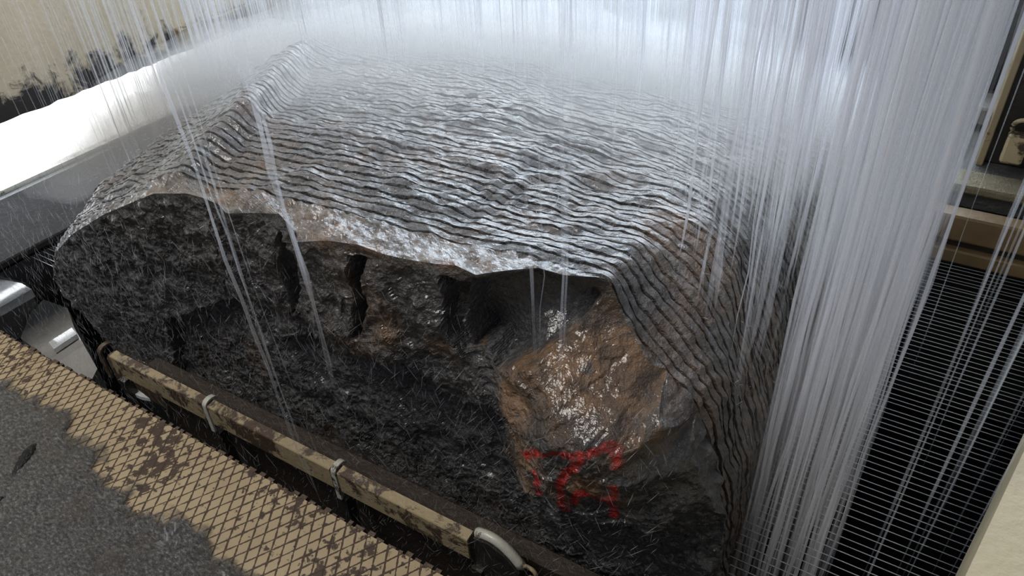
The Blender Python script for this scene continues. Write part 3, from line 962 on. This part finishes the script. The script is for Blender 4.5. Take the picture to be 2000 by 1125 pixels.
# right end curtain: bundles of strands, thickest at the right, falling past the right face
for c_ in range(140):
    yc = rng.uniform(1.40, 3.0); xc = .03 + (yc - 1.4) * .02 - abs(rng.normal(0, .26))
    if xc < -.62: continue
    wd = rng.uniform(.008, .03)
    for _ in range(rng.randint(3, 9)):
        x = xc + rng.normal(0, wd); y = yc + rng.normal(0, wd)
        z = hit(x, y)
        if x > -.24: z = CAMZ - 2.3
        items.append((x, y, ZTOP, z, rng.uniform(.0014, .0048) * (1.8 if rng.rand() < .10 else 1), body() * .85, rng.normal(0, .02), 0))
right = streams('falling_water', items, WATER, seg=14)
tag(right, 'dense white water curtain pouring past the right end of the block', 'water', kind='stuff')
items = []
for c_ in range(330):                                       # back of the block
    yc = rng.uniform(2.1, 3.4); xc = rng.uniform(-4.3, -.1); wd = rng.uniform(.005, .035)
    for _ in range(rng.randint(2, 8)):
        x = xc + rng.normal(0, wd); y = yc + rng.normal(0, wd)
        items.append((x, y, ZTOP, hit(x, y), rng.uniform(.0016, .0052), body() * .9, 0, 0))
for _ in range(110):                                        # thin shower on the middle and the left
    y = rng.uniform(1.45, 2.3); x = rng.uniform(-4.2, -.3)
    items.append((x, y, ZTOP, hit(x, y), rng.uniform(.0012, .003), rng.uniform(.05, .22), 0, 0))
back = streams('falling_water', items, WATER)
tag(back, 'long white shower of water falling on the back of the block', 'water', kind='stuff')
items = []
for _ in range(20):
    y = rng.uniform(1.5, 3.3); x = rng.uniform(.10, .62)
    items.append((x, y, ZTOP, ZW - .5, rng.uniform(.0022, .0055), rng.uniform(.08, .24), 0, 0))
side = streams('falling_water', items, WATER)
tag(side, 'sparse thin water threads falling over the dark wires right of the curtain', 'water', kind='stuff')

# single jets in front of the block
JETS = [((395, 390), (560, 850), 1.02, .0045, .30, 'long thin water jet falling across the dark left part of the front face'),
        ((540, 385), (605, 640), 1.05, .0075, .30, 'thickest white water jet in front of the front face, left of the brown ledge'),
        ((420, 395), (590, 890), 1.00, .003, .22, 'faint water jet just right of the long thin jet on the front face'),
        ((1100, 330), (1090, 660), 1.12, .005, .15, 'pale water jet falling before the smooth dark hollow in the front face'),
        ((1045, 440), (1046, 640), 1.14, .004, .13, 'short faint water jet left of the pale jet at the dark hollow')]
for (a, c, Y, r, bd, lab) in JETS:
    p = on_y(a[0], a[1], Y); e = on_y(c[0], c[1], Y)
    slope = (e[0] - p[0]) / (p[2] - e[2])
    xt = p[0] - slope * (ZTOP - p[2]) * .3
    o = streams('water_jet', [(p[0], Y, p[2] + .9, e[2] - .25, r, bd, e[0] - p[0], 0), (p[0] + .006, Y + .01, p[2] + .9, e[2] - .1, r * .5, bd, e[0] - p[0], 0)], WATER_JET, 8, 16)
    tag(o, lab, 'water jet', 'single jets before the front face')

# spray: small drops flung about before the front face and along the crest
def drops(name, n, fn, label):
    Vv = []; Fc = []; k = 0
    oct_f = np.array([[0, 2, 1, 1], [0, 3, 2, 2]])
    at_l = []
    for _ in range(n):
        c, d, L, r = fn()
        d = d / np.linalg.norm(d)
        u = np.cross(d, [0.3, .9, .2]); u /= np.linalg.norm(u); w = np.cross(d, u)
        p0 = c - d * L / 2; p1 = c + d * L / 2
        ring = [c + r * (u * math.cos(a) + w * math.sin(a)) for a in (0, 1.57, 3.14, 4.71)]
        ringb = [c + d * L * .25 + r * .8 * (u * math.cos(a) + w * math.sin(a)) for a in (0, 1.57, 3.14, 4.71)]
        tip0 = [p0 + .1 * r * (u * math.cos(a) + w * math.sin(a)) for a in (0, 1.57, 3.14, 4.71)]
        tip1 = [p1 + .1 * r * (u * math.cos(a) + w * math.sin(a)) for a in (0, 1.57, 3.14, 4.71)]
        Vv += tip0 + ring + ringb + tip1
        for s_ in range(3):
            for q in range(4):
                a = k + s_ * 4 + q; b_ = k + s_ * 4 + (q + 1) % 4
                Fc.append((a, b_, b_ + 4, a + 4))
        at_l += [rng.uniform(.25, 1)] * 16
        k += 16
    o = np_mesh(name, np.array(Vv), np.array(Fc), DROPS)
    a_ = o.data.attributes.new('body', 'FLOAT', 'POINT')
    a_.data.foreach_set('value', np.array(at_l, dtype=np.float32))
    return tag(o, label, 'spray', kind='stuff')


def f_front():
    x = rng.uniform(-3.3, -.3); z = CAMZ + rng.uniform(-2.3, -1.15); y = rng.uniform(.9, 1.16)
    d = np.array([rng.normal(-.45, .28) if rng.rand() < .7 else rng.normal(.5, .4), rng.normal(0, .1), -1.0])
    return np.array([x, y, z]), d, rng.uniform(.02, .07), rng.uniform(.00022, .00048)


drops('water_spray', 4600, f_front, 'fine spray drops flying before the dark front face of the block')


def f_top():
    y = rng.uniform(1.4, 2.9); x = rng.uniform(-3.5, -.2); z = (top_z(x, y) or (CAMZ - 1.8)) + abs(rng.normal(0, .05)) + .01
    d = np.array([rng.normal(0, .6), rng.normal(0, .5), rng.normal(.4, .5)])
    return np.array([x, y, z]), d, rng.uniform(.008, .03), rng.uniform(.0005, .0012)


drops('water_spray', 2600, f_top, 'splash drops leaping up from the sawn top of the block')

# mist bank: nested soft bodies of spray that follow the edge where the water strikes
def mist_body(path, ry, rz, scales, dens, parent, seed):
    P = np.array(path, float)
    tt = np.linspace(0, 1, 40)
    C = np.stack([np.interp(tt, np.linspace(0, 1, len(P)), P[:, c]) for c in range(3)], 1)
    ker = np.ones(7) / 7
    C = np.stack([np.convolve(np.pad(C[:, c], 3, 'edge'), ker, 'valid') for c in range(3)], 1)
    m = 24; an = np.arange(m) * 2 * math.pi / m
    for q, sc_ in enumerate(scales):
        prof_ = np.sqrt(np.clip(1 - (2 * tt - 1) ** 4, 0.0004, 1))
        rr_ = sc_ * prof_
        V_ = np.stack([C[:, 0][:, None] + (tt - .5)[:, None] * ry * .8 * sc_ + 0 * an, C[:, 1][:, None] + ry * rr_[:, None] * np.cos(an), C[:, 2][:, None] + rz * rr_[:, None] * np.sin(an)], -1)
        nz = fbm(V_, 2.2, 2, seed + q) * .12 * sc_
        V_[..., 2] += nz * prof_[:, None]; V_[..., 1] += nz * .6 * prof_[:, None]
        Vf = V_.reshape(-1, 3)
        Fc = []
        for i in range(39):
            for j in range(m):
                a_, b_ = i * m + j, i * m + (j + 1) % m
                Fc.append((a_, b_, b_ + m, a_ + m))
        Fc += [tuple(range(m))[::-1], tuple(range(39 * m, 40 * m))]
        mesh_obj('mist_layer', Vf, Fc, m_mist('mist', dens), parent, True)


def Zc(*pts): return [(x, y, CAMZ + z) for x, y, z in pts]


mc = empty('water_mist', (-1.7, 2.8, CAMZ - 1.2))
mist_body(Zc((-3.7, 2.3, -1.5), (-2.9, 2.55, -1.2), (-2.2, 2.75, -1.16), (-1.4, 2.85, -1.17), (-.7, 2.85, -1.2), (-.25, 2.8, -1.30), (-.05, 2.75, -1.4)), .50, .22, (1, .82, .64, .46, .3), .95, mc, 1)
tag(mc, 'bluish white mist glowing along the back edge of the block', 'mist', kind='stuff')
ml = empty('water_mist', (-3.6, 1.8, CAMZ - 1.6))
mist_body(Zc((-3.75, 1.7, -1.72), (-3.55, 2.0, -1.5), (-3.0, 2.3, -1.3)), .36, .24, (1, .7, .4), 1.9, ml, 5)
tag(ml, 'pale mist drifting over the left sloping end of the block', 'mist', kind='stuff')

mv = empty('water_mist', (-1.7, 2.2, CAMZ - 1.0))
mist_body(Zc((-3.0, 1.9, -1.12), (-2.2, 2.15, -1.05), (-1.4, 2.25, -1.04), (-.6, 2.35, -1.10), (-.2, 2.4, -1.2)), .62, .15, (1, .7, .45), .75, mv, 9)
mb_ = empty('water_mist', (-2.8, 3.9, CAMZ - 1.3))
mist_body(Zc((-4.3, 3.6, -1.4), (-3.4, 3.8, -1.3), (-2.4, 3.9, -1.3), (-1.4, 3.95, -1.35), (-.9, 3.95, -1.4)), .62, .62, (1, .75, .5), .42, mb_, 21)
tag(mb_, 'grey white spray cloud behind the block at the top of the view', 'mist', kind='stuff')
tag(mv, 'thin milky veil of spray lying over the sawn top of the block', 'mist', kind='stuff')
mr = empty('water_mist', (-.1, 1.9, CAMZ - 1.7))
mist_body(Zc((-.22, 1.40, -2.0), (-.14, 1.8, -1.7), (-.12, 2.4, -1.55)), .22, .42, (1, .7, .4), .28, mr, 13)
tag(mr, 'grey haze of spray within the water curtain at the right face', 'mist', kind='stuff')
# small splash standing up from the sludge
items = []
c0 = on_z(325, 1060, ZD + .012)
for _ in range(26):
    a_ = rng.uniform(0, 6.28); r_ = abs(rng.normal(0, .035)); hgt = rng.uniform(.010, .035)
    x = c0[0] + r_ * 1.6 * math.cos(a_); y = c0[1] + r_ * math.sin(a_)
    items.append((x + math.cos(a_) * hgt * .5, y + math.sin(a_) * hgt * .5, ZD + .012 + hgt, ZD + .008, rng.uniform(.0012, .0042), rng.uniform(.15, .6), -math.cos(a_) * hgt * .5, -math.sin(a_) * hgt * .5))
sp = streams('water_splash', items, WATER_JET, 6, 6)
tag(sp, 'small white crown of splashing water on the sludge near the bottom edge', 'splash', kind='stuff')
